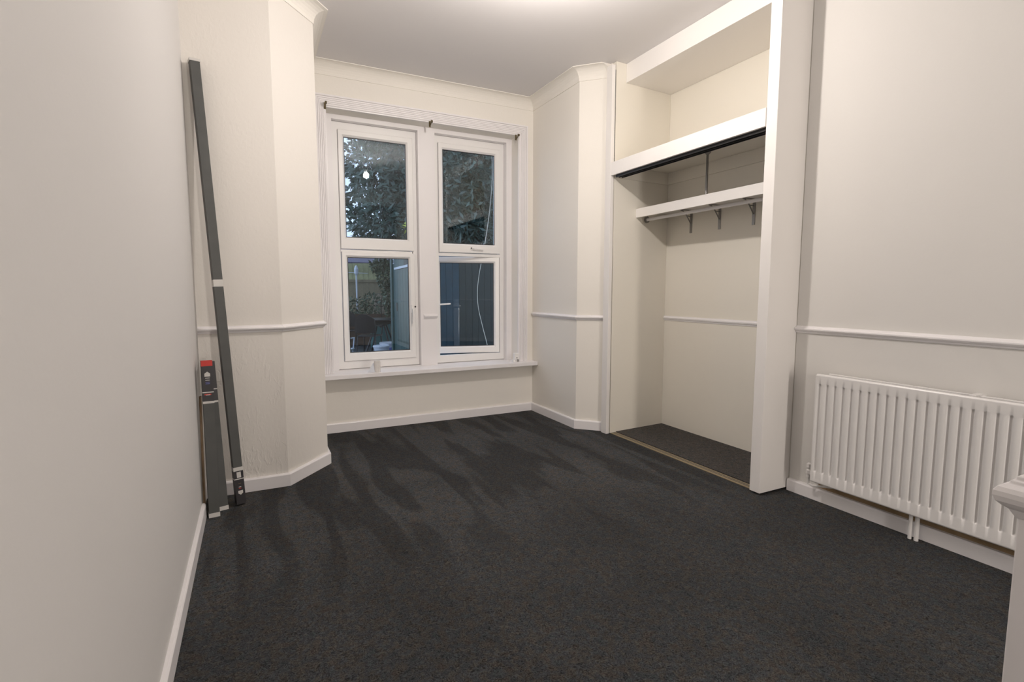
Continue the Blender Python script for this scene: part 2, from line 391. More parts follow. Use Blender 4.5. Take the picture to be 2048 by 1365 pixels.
FY = 4.71
# window 1 (left light)
w1 = window('window_1', 0, 0, 0, 0)
MB().ring(L0+.001, L1-.001, .508, TZ1-.001, .052, FY, FY+.06, .068).build('window_frame', 'upvc', w1, bevel=.003)
MB().box(.69, 1.33, FY, FY+.05, 1.532, 1.552).build('transom', 'upvc', w1)
sash('upper_sash', w1, .697, 1.338, 1.556, 2.553, .744, 1.280, 1.656, 2.498)
s2 = sash('lower_sash', w1, .700, 1.342, .578, 1.533, .748, 1.287, .649, 1.487)
h = MB(); h.box(1.300, 1.324, 4.678, 4.693, .992, 1.066); h.tube([(1.312, 4.685, 1.03), (1.312, 4.662, 1.03), (1.310, 4.656, 1.01), (1.305, 4.656, .900)], .0075, 10)
h.build('handle', 'upvc', s2, bevel=.002)
MB().tube([(1.338, 4.694, 1.049), (1.338, 4.689, 1.049)], .008, 12).build('keyhole', 'black', s2)
# window 2 (right light), lower sash swung outward about its right edge
w2 = window('window_2', 0, 0, 0, 0)
MB().ring(R0+.001, R1-.001, .508, TZ1-.001, .045, FY, FY+.06, .068).build('window_frame', 'upvc', w2, bevel=.003)
MB().box(1.575, 2.21, FY, FY+.05, 1.524, 1.552).build('transom', 'upvc', w2)
s3 = sash('upper_sash', w2, 1.580, 2.203, 1.556, 2.553, 1.624, 2.152, 1.640, 2.497)
h = MB(); h.box(1.892, 1.924, 4.680, 4.695, 1.588, 1.608); h.tube([(1.908, 4.686, 1.598), (1.918, 4.665, 1.598), (2.01, 4.662, 1.589)], .0055, 8)
h.tube([(1.918, 4.690, 1.583), (2.02, 4.690, 1.583)], .004, 8)
h.build('handle', 'upvc', s3)
MB().tube([(1.896, 4.684, 1.602), (1.896, 4.677, 1.602)], .006, 10).build('screw', 'black', s3)
hx = 2.199
s4 = sash('lower_sash', w2, 1.570, hx, .582, 1.524, 1.616, 2.146, .648, 1.468)
h = MB(); h.box(1.582, 1.604, 4.680, 4.695, 1.03, 1.10); h.tube([(1.593, 4.686, 1.062), (1.593, 4.655, 1.062), (1.605, 4.648, 1.063), (1.712, 4.644, 1.070)], .008, 10)
h.build('handle', 'upvc', s4)
T = Matrix.Translation((hx, FY, 0)) @ Matrix.Rotation(math.radians(-15), 4, 'Z') @ Matrix.Translation((-hx, -FY, 0))
s4.matrix_basis = T

# curtain rail brackets
br = thing('curtain_bracket', 'small brass curtain bracket at the left end of the window head', 'bracket', (.578, 4.50, 2.66))
bp = MB(); bp.box(.570, .586, 4.494, 4.499, 2.635, 2.685); bp.build('back_plate', 'brass', br, bevel=.001)
ba = MB(); ba.tube([(.578, 4.496, 2.642), (.578, 4.470, 2.650), (.578, 4.445, 2.664)], .004, 8); ba.build('arm', 'brass', br)
MB().tube([(.571, 4.440, 2.668), (.585, 4.440, 2.668)], .011, 12).build('cup', 'brass', br)
for dx, dz, lab in ((.862, -.024, 'small brass curtain bracket over the middle mullion of the window'), (1.70, -.030, 'small brass curtain bracket at the right end of the window head')):
    c = copy_tree(br, None, (dx, 0, dz)); c['label'] = lab
for o in [o for o in COL.objects if o.name.startswith('curtain_bracket')]: o['group'] = 'brass brackets along the window head'

# things on the sill
t = MB().lathe((.925, 4.440, .505), [(.026, 0), (.0265, .003), (.0265, .094), (.026, .096), (.0225, .096), (.0225, .004), (.001, .004)], 28)
tag(t.build('cardboard_tube', 'paper', smooth=True), 'small upright cream cardboard tube standing on the window sill', 'tube')
t = MB().poly([(.845, 4.455, .506), (.905, 4.425, .506), (.910, 4.470, .506), (.893, 4.450, .585), (.899, 4.458, .580)],
              [(0, 1, 3), (1, 2, 4, 3), (0, 3, 4, 2), (0, 2, 1)])
tag(t.build('plastic_wrapper', 'film'), 'pale translucent scrap of wrapper leaning on the cream tube', 'wrapper')
e = thing('junction_box', 'small grey-white plastic box with a black hole on the right of the sill', 'box', (2.27, 4.49, .505))
MB().box(2.250, 2.300, 4.46, 4.50, .530, .590).build('housing', 'upvc', e, bevel=.003)
MB().box(2.225, 2.268, 4.445, 4.485, .506, .530).build('base_block', 'upvc', e, bevel=.002)
MB().box(2.268, 2.300, 4.475, 4.50, .506, .530).build('shadow_foot', 'steel', e)
MB().tube([(2.272, 4.4605, .546), (2.272, 4.456, .546)], .005, 12).build('hole', 'black', e)
MB().tube([(2.254, 4.4455, .520), (2.254, 4.4425, .520)], .003, 10).build('screw', 'black', e)

# ------------------------------------------------------------------ built-in wardrobe
wr = thing('built_in_wardrobe', 'open white built-in wardrobe with boxed pillar and top cupboard beside the bay', 'wardrobe', (2.9, 2.75, 0))
MB().box(2.600, 2.632, 3.458, 3.528, 0, ZC-.03).build('side_post', 'satin', wr, bevel=.002)
MB().prism([(2.640, 3.458), (3.244, 3.50), (3.244, 3.509), (2.640, 3.509)], 0.004, ZC-.002).build('side_panel', 'inner', wr)
MB().box(2.608, XR-.001, 1.987, 2.056, .012, ZC-.001).build('pillar', 'satin', wr, bevel=.002)
MB().box(XR, 3.244, 1.987, 2.056, .004, ZC-.001).build('end_panel', 'inner', wr)
MB().box(2.602, 2.622, 2.057, 3.457, 2.112, 2.214).build('header_rail', 'satin', wr, bevel=.0015)
MB().prism([(2.623, 2.057), (3.243, 2.057), (3.243, 3.4985), (2.645, 3.457), (2.623, 3.457)], 2.196, 2.213).build('cupboard_floor', 'inner', wr)
MB().prism([(2.742, 2.057), (3.243, 2.057), (3.243, 3.4985), (2.742, 3.4635)], 2.848, ZC-.001).build('bulkhead', 'satin', wr, bevel=.0015)
MB().box(3.228, 3.244, 2.057, 3.49, 2.10, 2.195).build('cleat', 'inner', wr)
MB().prism([(2.66, 3.445), (3.227, 3.485), (3.227, 3.497), (2.66, 3.459)], 2.10, 2.195).build('cleat', 'inner', wr)
tk = MB(); tk.box(2.626, 2.690, 2.062, 3.425, 2.118, 2.124)
for x in (2.626, 2.655, 2.686): tk.box(x, x+.004, 2.062, 3.425, 2.094, 2.118)
tk.box(2.6261, 2.6899, 2.062, 3.425, 2.1241, 2.195)
tk.build('sliding_door_track', 'black', wr)
ft = MB(); ft.box(2.645, 2.700, 2.06, 3.452, .001, .005)
ftb = ft.build('floor_track', 'track', wr)
for x in (2.664, 2.680): MB().box(x, x+.006, 2.06, 3.452, .0045, .0056).build('groove', 'black', ftb)
g = MB(); g.box(2.6322, 2.6395, 3.462, 3.50, 2.215, 2.93); g.build('gap_strip', 'black', wr)
struct(MB().prism([(2.708, 2.058), (3.244, 2.058), (3.244, 3.499), (2.708, 3.462)], .0005, .009).build('floor_closet', 'carpet2'))

sh = thing('wall_shelf', 'white shelf with deep front lip across the open wardrobe', 'shelf', (3.06, 2.75, 1.86))
MB().box(2.898, 3.243, 2.058, 3.474, 1.852, 1.868).build('board', 'satin', sh)
MB().box(2.878, 2.898, 2.058, 3.474, 1.800, 1.872).build('front_lip', 'satin', sh, bevel=.0015)
hr = thing('hanging_rail', 'thin white hanging rail under the wardrobe shelf', 'rail', (3.0, 2.75, 1.79))
MB().tube([(2.995, 2.06, 1.79), (2.995, 3.474, 1.79)], .0125, 16).build('tube', 'gloss', hr, smooth=False)
MB().tube([(2.995, 3.466, 1.79), (2.995, 3.476, 1.79)], .026, 18).build('flange', 'steel', hr)
fl = MB(); fl.tube([(2.995, 3.466, 1.79), (2.995, 3.466, 1.852)], .005, 8); fl.build('hanger', 'steel', hr)
sr = thing('support_rod', 'thin grey steel rod with flanged top standing on the wardrobe shelf', 'rod', (3.0, 2.83, 1.868))
MB().tube([(2.99, 2.832, 1.868), (2.99, 2.832, 2.188)], .0085, 12).build('rod', 'steel', sr)
MB().lathe((2.99, 2.832, 2.176), [(.009, 0), (.022, .014), (.024, .0195)], 18).build('flange', 'steel', sr)

bk = thing('shelf_bracket', 'grey metal shelf bracket nearest the bay, first from the left', 'bracket', (3.245, 3.222, 1.70), 'metal brackets under the wardrobe shelf')
y = 3.222
MB().box(3.2405, 3.2445, y-.012, y+.012, 1.668, 1.851).build('wall_leg', 'steel', bk, bevel=.001)
MB().box(3.090, 3.2405, y-.009, y+.009, 1.847, 1.8515).build('arm', 'steel', bk, bevel=.001)
pts = [(3.124, y, 1.847), (3.150, y, 1.841), (3.172, y, 1.828), (3.192, y, 1.806), (3.214, y, 1.778), (3.238, y, 1.745)]
MB().tube(pts, .0045, 8).build('strut', 'steel', bk)
q = MB(); q.tube([(3.238, y, 1.803), (3.192, y, 1.803)], .004, 6)
q.build('brace', 'steel', bk)
for dy, lab in ((-.292, 'grey metal shelf bracket in the middle of the three under the shelf'), (-.598, 'grey metal shelf bracket nearest the thick pillar')):
    c = copy_tree(bk, None, (0, dy, 0)); c['label'] = lab

# ------------------------------------------------------------------ radiator
rd = thing('radiator', 'long white ribbed panel radiator on the right wall below the dado rail', 'radiator', (2.8, 1.2, .14))
RX, RY0, RY1, RZ0, RZ1 = 2.762, .60, 1.785, .138, .732
pitch = .0424; first = 1.763
ys = [RY1]; yy = RY1
nflute = int((first-RY0-.015)/pitch)+1
samples = []
prof = [(-.0085, 0), (-.0065, .25), (-.004, .8), (-.0015, 1), (.0015, 1), (.004, .8), (.0065, .25), (.0085, 0)]
for k in range(nflute):
    c = first-k*pitch
    for (d, a) in prof: samples.append((c-d, a))
samples = [(RY1, 0)]+[s for s in samples if s[0] > RY0+.006]+[(RY0, 0)]
samples.sort(key=lambda s: -s[0])
zs = [(RZ0, 0), (.189, 0), (.192, .35), (.196, .85), (.201, 1), (.44, 1), (.672, 1), (.683, .85), (.687, .35), (.691, 0), (RZ1, 0)]
mb = MB(); nz = len(zs)
for (yv, a) in samples:
    for (z, b) in zs: mb.v.append((RX+.0105*a*b, yv, z))
for i in range(len(samples)-1):
    for j in range(nz-1): mb.f.append((i*nz+j, i*nz+j+1, (i+1)*nz+j+1, (i+1)*nz+j))
o = mb.build('front_panel', 'radiator', rd, smooth=True)
for p_ in o.data.polygons: p_.use_smooth = True
ed = MB()
R = .010
def lip(za, zb, s):      # rolled rim along the top / bottom
    pts = [(RX, za)]
    for i in range(5):
        a = math.pi/2*i/4; pts.append((RX+R*(1-math.cos(a)), zb+s*R*math.sin(a)))
    pts += [(RX+.016, zb+s*R), (RX+.016, za)]
    return pts
for za, s in ((RZ1-.0005, 1), (RZ0+.0005, -1)):
    pr = lip(za, za, s); n = len(pr); o0 = len(ed.v)
    for yv in (RY0, RY1): ed.v += [(x, yv, z) for x, z in pr]
    ed.f += [(o0+j, o0+(j+1) % n, o0+n+(j+1) % n, o0+n+j) for j in range(n)]+[tuple(o0+j for j in range(n)), tuple(o0+n+j for j in range(n))[::-1]]
ed.box(RX+.001, RX+.016, RY1-.0002, RY1+.004, RZ0, RZ1); ed.box(RX+.001, RX+.016, RY0-.004, RY0+.0002, RZ0, RZ1)
ed.build('rolled_edge', 'radiator', rd)
MB().box(2.814, 2.826, RY0+.02, RY1-.035, RZ0+.004, RZ1+.012).build('back_panel', 'radiator', rd, bevel=.004)
fins = MB()
for k in range(27): fins.box(2.780, 2.812, RY0+.03+k*.042, RY0+.033+k*.042, RZ0+.02, RZ1-.03)
fins.build('convector_fins', 'radiator', rd)
lg = MB(); lg.box(2.782, 2.845, 1.085, 1.110, RZ1+.004, RZ1+.016); lg.box(2.826, 2.8645, 1.08, 1.115, RZ1-.09, RZ1+.010); lg.build('top_bracket', 'radiator', rd, bevel=.002)
pp = MB(); pp.tube([(2.803, 1.302, 0), (2.803, 1.302, .145)], .0085, 12); pp.build('pipe', 'radiator', rd)
pp = MB(); pp.tube([(2.806, 1.276, 0), (2.806, 1.276, .145)], .0095, 12); pp.build('pipe', 'radiator', rd)
vv = MB(); vv.lathe((2.80, 1.822, .10), [(.007, 0), (.007, .035), (.011, .037), (.011, .055), (.014, .058), (.014, .078), (.008, .082), (.008, .092), (.012, .095), (.012, .115), (.006, .120)], 12)
vv.tube([(2.80, 1.822, .160), (2.80, 1.775, .160)], .008, 10)
v_ = vv.build('valve', 'radiator', rd)
pp = MB(); pp.tube([(2.80, 1.822, .115), (2.80, 1.822, .100), (2.805, 1.80, .092), (2.835, 1.74, .100), (2.852, 1.66, .115)], .0065, 10); pp.build('pipe', 'radiator', rd)

# ------------------------------------------------------------------ newel post, close to the camera
NX, NY, HW = .973+.045, .320-.045, .045
nw = thing('newel_post', 'white square newel post with moulded cap at the right edge of the room', 'newel', (NX, NY, 0))
MB().box(NX-HW, NX+HW, NY-HW, NY+HW, 0, .885).build('shaft', 'gloss', nw, bevel=.002)
cap = MB()
cp = [(.045, .872), (.047, .874), (.050, .8795), (.0535, .886), (.060, .891), (.0655, .897), (.068, .905), (.0675, .912), (.064, .918), (.057, .9225), (.0545, .9235),
      (.0535, .928), (.0495, .9295), (.0485, .9345), (.0445, .9365), (.041, .937)]
def sq(r, z, n=1): return [(NX-r, NY-r, z), (NX+r, NY-r, z), (NX+r, NY+r, z), (NX-r, NY+r, z)]
for r, z in cp: cap.v += sq(r, z)
for k in range(len(cp)-1):
    for i in range(4):
        j = (i+1) % 4; cap.f.append((k*4+i, k*4+j, k*4+4+j, k*4+4+i))
cap.f.append((0, 3, 2, 1)); L_ = len(cap.v)-4; cap.f.append((L_, L_+1, L_+2, L_+3))
cap.build('cap', 'gloss', nw, bevel=.0012)
MB().box(NX-.034, NX+.034, NY-.034, NY+.034, .937, .965).build('neck', 'gloss', nw, bevel=.002)
MB().lathe((NX, NY, .965), [(.018, 0), (.018, .01), (.030, .02), (.034, .035), (.030, .052), (.018, .064), (.002, .068)], 24).build('finial', 'gloss', nw, smooth=True)

# ------------------------------------------------------------------ pendant lamp
pl = thing('pendant_lamp', 'bare bulb pendant hanging from the ceiling near the middle of the room', 'lamp', (LAMP[0], LAMP[1], ZC))
lx, ly, lz = LAMP
MB().lathe((lx, ly, ZC-.030), [(.016, 0), (.042, .008), (.050, .022), (.050, .0295)], 28).build('ceiling_rose', 'upvc', pl, smooth=True)
MB().tube([(lx, ly, ZC-.03), (lx, ly, lz+.105)], .0035, 8).build('cord', 'upvc', pl)
MB().lathe((lx, ly, lz+.040), [(.019, 0), (.021, .004), (.021, .04), (.014, .055), (.007, .068)], 20).build('lampholder', 'upvc', pl, smooth=True)
MB().lathe((lx, ly, lz), [(.002, -.036), (.014, -.033), (.025, -.026), (.033, -.014), (.036, 0), (.033, .014), (.026, .026), (.017, .036), (.015, .046)], 28).build('bulb', 'glow', pl, smooth=True)

# ------------------------------------------------------------------ cartons in the left corner
def carton(name, lab, p0, p1, wdt, dep, ang=0.0):
    """long square carton: p0 / p1 = centres of the front face at floor and top; builds in its own axes"""
    e = thing(name, lab, 'carton', p0, 'long grey cartons in the left corner')
    p0 = Vector(p0); p1 = Vector(p1); zax = (p1-p0).normalized()
    xa = Vector((math.cos(ang), math.sin(ang), 0)); xa = (xa-zax*xa.dot(zax)).normalized(); ya = zax.cross(xa)
    Lh = (p1-p0).length
    def b(part, m, u0, u1, v0, v1, h0, h1, parent=e, bev=0):
        o = MB().obox(p0+xa*u0+ya*v0+zax*h0, xa*(u1-u0), ya*(v1-v0), zax*(h1-h0)).build(part, m, None, bevel=bev)
        o.parent = parent
        o.matrix_parent_inverse = (Matrix.Translation(e.location)).inverted()
        return o
    def pent(part, m, uc, hc, s, up=1, parent=e):
        q = [(-.5, -.45), (.5, -.45), (.5, .15), (0, .55), (-.5, .15)]
        v = -.0016
        P = [p0+xa*(uc+a*s)+ya*v+zax*(hc+up*c*s) for a, c in q]+[p0+xa*(uc+a*s)+ya*(v+.0004)+zax*(hc+up*c*s) for a, c in q]
        o = MB().poly(P, [(0, 1, 2, 3, 4), (9, 8, 7, 6, 5)]+[(i, (i+1) % 5, 5+(i+1) % 5, 5+i) for i in range(5)]).build(part, m, None)
        o.parent = parent; o.matrix_parent_inverse = Matrix.Translation(e.location).inverted(); return o
    return e, b, pent, Lh
W_ = .046
e, b, pent, Lh = carton('long_carton', 'tallest grey carton leaning in the left corner with a black barcode label at its foot', (-.106, 3.182, .012), (-.222, 3.338, 2.428), W_, .045, math.radians(14))
hw = W_/2
b('body', 'greycard', -hw, hw, 0, .045, 0, Lh-.012, bev=.0008)
b('end_cap', 'whitecard', -hw-.003, hw+.002, -.002, .047, Lh-.014, Lh)
b('paper_band', 'whitecard', -hw-.0012, hw+.0012, -.0014, .0464, 1.212, 1.250)
b('label_wrap', 'blackcard', -hw-.0008, hw+.0008, -.0009, .0459, -.001, .205)
b('label_stripe', 'whitecard', -hw-.0012, hw+.0012, -.0014, .0463, .186, .207)
b('label_stripe', 'whitecard', -hw-.0012, hw+.0012, -.0014, .0463, .138, .143)
bc = b('barcode_sticker', 'whitecard', -.010, .011, -.0015, -.0005, .148, .180)
for k in range(7): b('bar', 'blackcard', -.006, .007, -.0018, -.0014, .1515+k*.0037, .1515+k*.0037+(.0012 if k % 2 else .002), parent=bc)
for k, (hh, ww, m_) in enumerate(((.113, .012, 'brass'), (.094, .010, 'whitecard'), (.086, .010, 'redcard'))): b('print_line', m_, -ww/1.6, ww/1.6, -.0016, -.0008, hh, hh+.003)
lg_ = pent('logo', 'whitecard', .001, .064, .024, -1)
b('logo_mark', 'steel', .001, .006, -.0022, -.0016, .062, .068, parent=lg_)

e, b, pent, Lh = carton('grey_carton', 'short grey carton with red-topped black label standing in front in the left corner', (-.232, 3.078, .0), (-.232, 3.128, .832), .05, .045, math.radians(8))
hw = .025
b('body', 'greycard', -hw, hw, 0, .045, .02, Lh-.01, bev=.0008)
b('end_cap', 'whitecard', -hw-.001, hw+.001, -.001, .046, .0, .023)
b('label_wrap', 'blackcard', -hw-.0008, hw+.0008, -.0009, .0459, .615, Lh-.028)
b('red_top', 'redcard', -hw-.0008, hw+.0008, -.0009, .0459, Lh-.028, Lh)
b('label_stripe', 'whitecard', -hw-.001, hw+.001, -.0014, .0463, .665, .670)
b('label_stripe', 'whitecard', -hw-.001, hw+.001, -.0014, .0463, .608, .620)
b('label_stripe', 'redcard', -.017, .014, -.0014, -.0004, .653, .659)
b('label_stripe', 'whitecard', -.010, .009, -.0017, -.0012, .652, .655)
lg_ = pent('logo', 'whitecard', .0, .762, .026, 1)
b('logo_mark', 'steel', -.006, -.001, -.0022, -.0016, .759, .764, parent=lg_)
for hh, m_ in ((.741, 'whitecard'), (.730, 'whitecard'), (.719, 'bluelabel'), (.711, 'bluelabel')): b('print_line', m_, -.010, .010, -.0016, -.0008, hh, hh+.003)

e, b, pent, Lh = carton('grey_carton', 'short dark carton half hidden behind the red-topped one', (-.192, 3.158, .0), (-.226, 3.245, .815), .046, .04, math.radians(14))
hw = .023
b('body', 'greycard', -hw, hw, 0, .040, .02, Lh, bev=.0008)
b('end_cap', 'whitecard', -hw-.001, hw+.001, -.001, .041, .0, .022)
b('label_wrap', 'blackcard', -hw-.0008, hw+.0008, -.0009, .0409, .600, Lh-.002)
b('label_stripe', 'whitecard', -hw-.001, hw+.001, -.0014, .0413, .665, .670)
b('label_stripe', 'whitecard', -hw-.001, hw+.001, -.0014, .0413, .594, .604)
tag(MB().obox((-.2865, 3.135, .0), (.010, 0, 0), (0, .03, 0), (0, .12, .62)).build('wood_strip', 'wood'), 'thin brown wooden strip against the left wall behind the cartons', 'strip')

# ------------------------------------------------------------------ garden
GZ = -.15
struct(MB().box(-12, 16, 4.96, 32, GZ-.1, GZ).build('ground', 'patio'))
# fence
fn = thing('garden_fence', 'tall close-board wooden fence across the end of the garden', 'fence', (3, 14.6, GZ))
x = .6; k = 0
for tier, (z0, z1, m_, yy) in enumerate(((GZ, 1.43, 'fence_lo', 14.6), (1.48, 1.93, 'fence_hi', 14.6))):
    base = None; x = .6
    while x < 6.5:
        o = None
        if base is None:
            base = MB().box(.6, .6+.135, yy, yy+.02, z0, z1).build('board', m_, fn); o = base
        else:
            o = base.copy(); COL.objects.link(o)
        if o is not base:
            mp_ = o.matrix_basis.copy(); o.location = (x-.6, rnd.uniform(-.006, .006), rnd.uniform(-.012, .012))
        x += .142
MB().box(.6, 6.5, 14.56, 14.60, 1.42, 1.49).build('rail', 'fence_lo', fn)
MB().box(.6, 6.5, 14.57, 14.60, .35, .43).build('rail', 'fence_lo', fn)
for xx in (2.05, 3.9, 5.8): MB().box(xx, xx+.09, 14.62, 14.70, GZ, 1.98).build('post', 'fence_lo', fn)
# outbuilding roof beyond
ob = thing('outbuilding', 'low outbuilding with purple-grey felt roof behind the fence', 'building', (3, 18, GZ))
MB().box(1.0, 4.6, 17.2, 20.5, GZ, 2.08).build('wall', 'mortar', ob)
MB().poly([(.9, 17.0, 2.08), (4.7, 17.0, 2.08), (4.7, 20.7, 2.78), (.9, 20.7, 2.78), (.9, 17.0, 2.0), (4.7, 17.0, 2.0), (4.7, 20.7, 2.7), (.9, 20.7, 2.7)],
          [(0, 1, 2, 3), (7, 6, 5, 4), (0, 4, 5, 1), (1, 5, 6, 2), (2, 6, 7, 3), (3, 7, 4, 0)]).build('roof', 'felt', ob)
# brick pier
pr_ = thing('brick_pier', 'short pale brick pier in front of the fence', 'pier', (2.95, 13.9, GZ))
MB().box(2.865, 3.095, 13.81, 14.03, GZ, 1.12).build('mortar_core', 'mortar', pr_)
b0 = MB().box(2.860, 2.975, 13.80, 13.90, 0, .085).build('brick', 'brick', pr_)
first_ = True
for c in range(13):
    for s in range(3):
        off = -.057 if c % 2 else 0
        x0 = s*.125+off
        if c % 2 == 0 and s == 2: continue
        if first_: b0.location = (x0, 0, GZ+.01+c*.097); first_ = False; continue
        o = b0.copy(); COL.objects.link(o); o.location = (x0*.93, rnd.uniform(-.004, .004), GZ+.01+c*.097)

# shed: side with planks running away from the window, and end facing the house
sd = thing('garden_shed', 'green painted plank shed close outside the right-hand window', 'shed', (2.6, 8, GZ))
A = Vector((2.185, 8.96, 0)); B = Vector((2.03, 7.05, 0)); d = (A-B).normalized(); nrm = Vector((-d.y, d.x, 0)) * 1.0
ST = 1.80
Ln = (A-B).length
MB().prism([(B.x+.03, B.y), (3.75, 7.02), (3.9, 9.2), (A.x+.03, A.y+.20)], GZ, ST-.01).build('core', 'shed_d', sd)
pw = .118
n_ = int((Ln+.25)/pw)
for i in range(n_):
    o_ = B+d*(i*pw)
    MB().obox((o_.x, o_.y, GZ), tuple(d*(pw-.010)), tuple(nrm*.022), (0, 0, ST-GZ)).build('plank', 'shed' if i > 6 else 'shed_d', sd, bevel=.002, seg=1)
i = 0; xx = B.x+.02
while xx < 3.72:
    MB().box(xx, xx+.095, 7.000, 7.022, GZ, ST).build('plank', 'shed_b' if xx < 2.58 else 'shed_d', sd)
    xx += .099
for q_, (t0, t1) in enumerate(((.35, 1.55),)):
    p_ = B+d*t0+nrm*.022
    MB().obox((p_.x, p_.y, 1.535), tuple(d*(t1-t0)), tuple(nrm*.03), (0, 0, .035)).build('door_head', 'lid', sd)
    for k in range(5):
        p_ = B+d*(t0+.01+k*.236)+nrm*.022
        MB().obox((p_.x, p_.y, GZ+.08), tuple(d*.226), tuple(nrm*.016), (0, 0, 1.60)).build('door_board', 'shed', sd, bevel=.002, seg=1)
    p_ = B+d*(t1-.20)+nrm*.040
    MB().obox((p_.x, p_.y, .86), tuple(d*.03), tuple(nrm*.02), (0, 0, .14)).build('latch', 'steel', sd)
p_ = A-d*.10+nrm*.022
MB().obox((p_.x, p_.y, GZ), tuple(d*.16), tuple(nrm*.03), (0, 0, ST-GZ)).build('corner_board', 'shed', sd)
p_ = B+d*(1.70)+nrm*.023
vt = MB().obox((p_.x, p_.y, 1.64), tuple(d*.12), tuple(nrm*.006), (0, 0, .085)).build('vent_plate', 'lid', sd)
for k in range(4):
    p2 = B+d*(1.70+.015+.022*(k*1.2))+nrm*.029
    MB().obox((p2.x, p2.y, 1.652), tuple(d*.011), tuple(nrm*.002), (0, 0, .060)).build('slot', 'black', vt)
MB().prism([(B.x-.06, B.y-.08), (3.85, 6.94), (4.0, 9.35), (A.x-.06, A.y+.3)], ST, ST+.05).build('roof', 'felt', sd)

# white cable hanging outside
pts = [(2.235, 4.957, 2.62), (2.241, 4.958, 2.347), (2.212, 4.958, 2.02), (2.154, 4.958, 1.664), (2.114, 4.958, 1.481), (2.085, 4.958, 1.33), (2.070, 4.958, 1.19), (2.078, 4.958, 1.026), (2.127, 4.958, .818), (2.182, 4.958, .606), (2.23, 4.965, .3), (2.24, 4.97, GZ+.01)]
def smoothpath(P, n=4):
    out = []
    for i in range(len(P)-1):
        p0 = Vector(P[max(i-1, 0)]); p1 = Vector(P[i]); p2 = Vector(P[i+1]); p3 = Vector(P[min(i+2, len(P)-1)])
        for k in range(n):
            t = k/n; out.append(.5*((2*p1)+(p2-p0)*t+(2*p0-5*p1+4*p2-p3)*t*t+(3*p1-p0-3*p2+p3)*t**3))
    out.append(Vector(P[-1])); return out
# fixed to the outside wall head so it hangs clear
tag(MB().tube([(2.235, 4.956, 2.85)]+smoothpath(pts), .0035, 6).build('cable', 'paper', smooth=True), 'thin white cable drooping outside the right-hand window', 'cable')

# foliage
def foliage(name, m_, parent, blobs, n, L0_, W0_, seed, z_down=.3):
    r = np.random.default_rng(seed)
    wts = np.array([b[3]*b[4]*b[5] for b in blobs]); wts = wts/wts.sum()
    idx = r.choice(len(blobs), n, p=wts); Bm = np.array(blobs)[idx]
    dv = r.normal(size=(n, 3)); dv /= np.linalg.norm(dv, axis=1)[:, None]
    rad = r.uniform(.25, 1, n)**.5
    c = Bm[:, :3]+dv*rad[:, None]*Bm[:, 3:6]
    a = r.normal(size=(n, 3))*.6+dv*.8; a[:, 2] -= z_down; a /= np.linalg.norm(a, axis=1)[:, None]
    u = r.normal(size=(n, 3)); u[:, 2] *= .4; s = np.cross(a, u); s /= np.linalg.norm(s, axis=1)[:, None]; nn = np.cross(a, s)
    L = (L0_*r.uniform(.7, 1.25, n))[:, None]; W = (W0_*r.uniform(.8, 1.2, n))[:, None]
    v = np.stack([c, c+a*L*.45+s*W*.5+nn*W*.18, c+a*L-nn*W*.25, c+a*L*.45-s*W*.5+nn*W*.18, c+a*L*.5], 1).reshape(-1, 3)
    me = bpy.data.meshes.new(name); i0 = np.arange(n)*5
    f = np.stack([np.stack([i0, i0+1, i0+4], 1), np.stack([i0+1, i0+2, i0+4], 1), np.stack([i0+2, i0+3, i0+4], 1), np.stack([i0+3, i0, i0+4], 1)], 1).reshape(-1, 3)
    me.vertices.add(len(v)); me.vertices.foreach_set('co', v.ravel().astype(np.float32))
    me.loops.add(f.size); me.loops.foreach_set('vertex_index', f.ravel().astype(np.int32))
    me.polygons.add(len(f)); me.polygons.foreach_set('loop_start', (np.arange(len(f))*3).astype(np.int32)); me.polygons.foreach_set('loop_total', np.full(len(f), 3, np.int32))
    me.update(); me.validate()
    me.materials.append(M[m_]); o = bpy.data.objects.new(name, me); COL.objects.link(o)
    o.parent = parent
    if parent: o.matrix_parent_inverse = Matrix.Translation(parent.location).inverted()
    o['kind'] = 'stuff'; return o
def stems(parent, base, tops, r0):
    mb = MB()
    for i, tp in enumerate(tops):
        b_ = Vector(base); t_ = Vector(tp); mid = (b_+t_)/2+Vector((rnd.uniform(-.15, .15), rnd.uniform(-.15, .15), .1))
        P = smoothpath([b_, mid, t_], 4); k = len(P)
        mb.tube(P, r0, 7, radii=[r0*(1-.75*j/(k-1)) for j in range(k)])
    o = mb.build('trunk', 'bark', None, smooth=True); o.parent = parent; o.matrix_parent_inverse = Matrix.Translation(parent.location).inverted(); return o

tr = thing('laurel_tree', 'large glossy laurel filling the upper windows above the shed', 'tree', (4.3, 10.2, GZ))
stems(tr, (4.3, 10.2, GZ), [(3.0, 10.0, 3.2), (4.0, 9.6, 4.6), (5.2, 10.4, 3.6), (3.4, 10.6, 2.6), (2.7, 9.8, 2.3), (5.0, 9.7, 2.5)], .11)
blobs = [(2.35, 10.2, 2.55, .65, .7, .7), (2.15, 10.3, 3.5, .42, .6, .8), (2.6, 10.3, 4.4, .8, .8, .7), (3.3, 10.3, 3.1, .9, 1.1, 1.1), (4.3, 10.4, 3.6, 1.3, 1.2, 1.3), (5.5, 10.4, 3.3, 1.4, 1.2, 1.4), (2.75, 10.3, 3.9, .55, .8, .9),
         (3.6, 10.3, 4.7, 1.1, 1.1, .9), (4.9, 10.3, 4.9, 1.3, 1.1, .9), (3.0, 10.2, 2.4, .65, .8, .55), (4.6, 10.2, 2.1, 1.3, .9, .8), (6.3, 10.3, 2.3, 1.0, .9, 1.0), (2.3, 10.6, 2.6, .35, .5, .5)]
foliage('foliage', 'leaf', tr, blobs, 30000, .17, .055, 3)
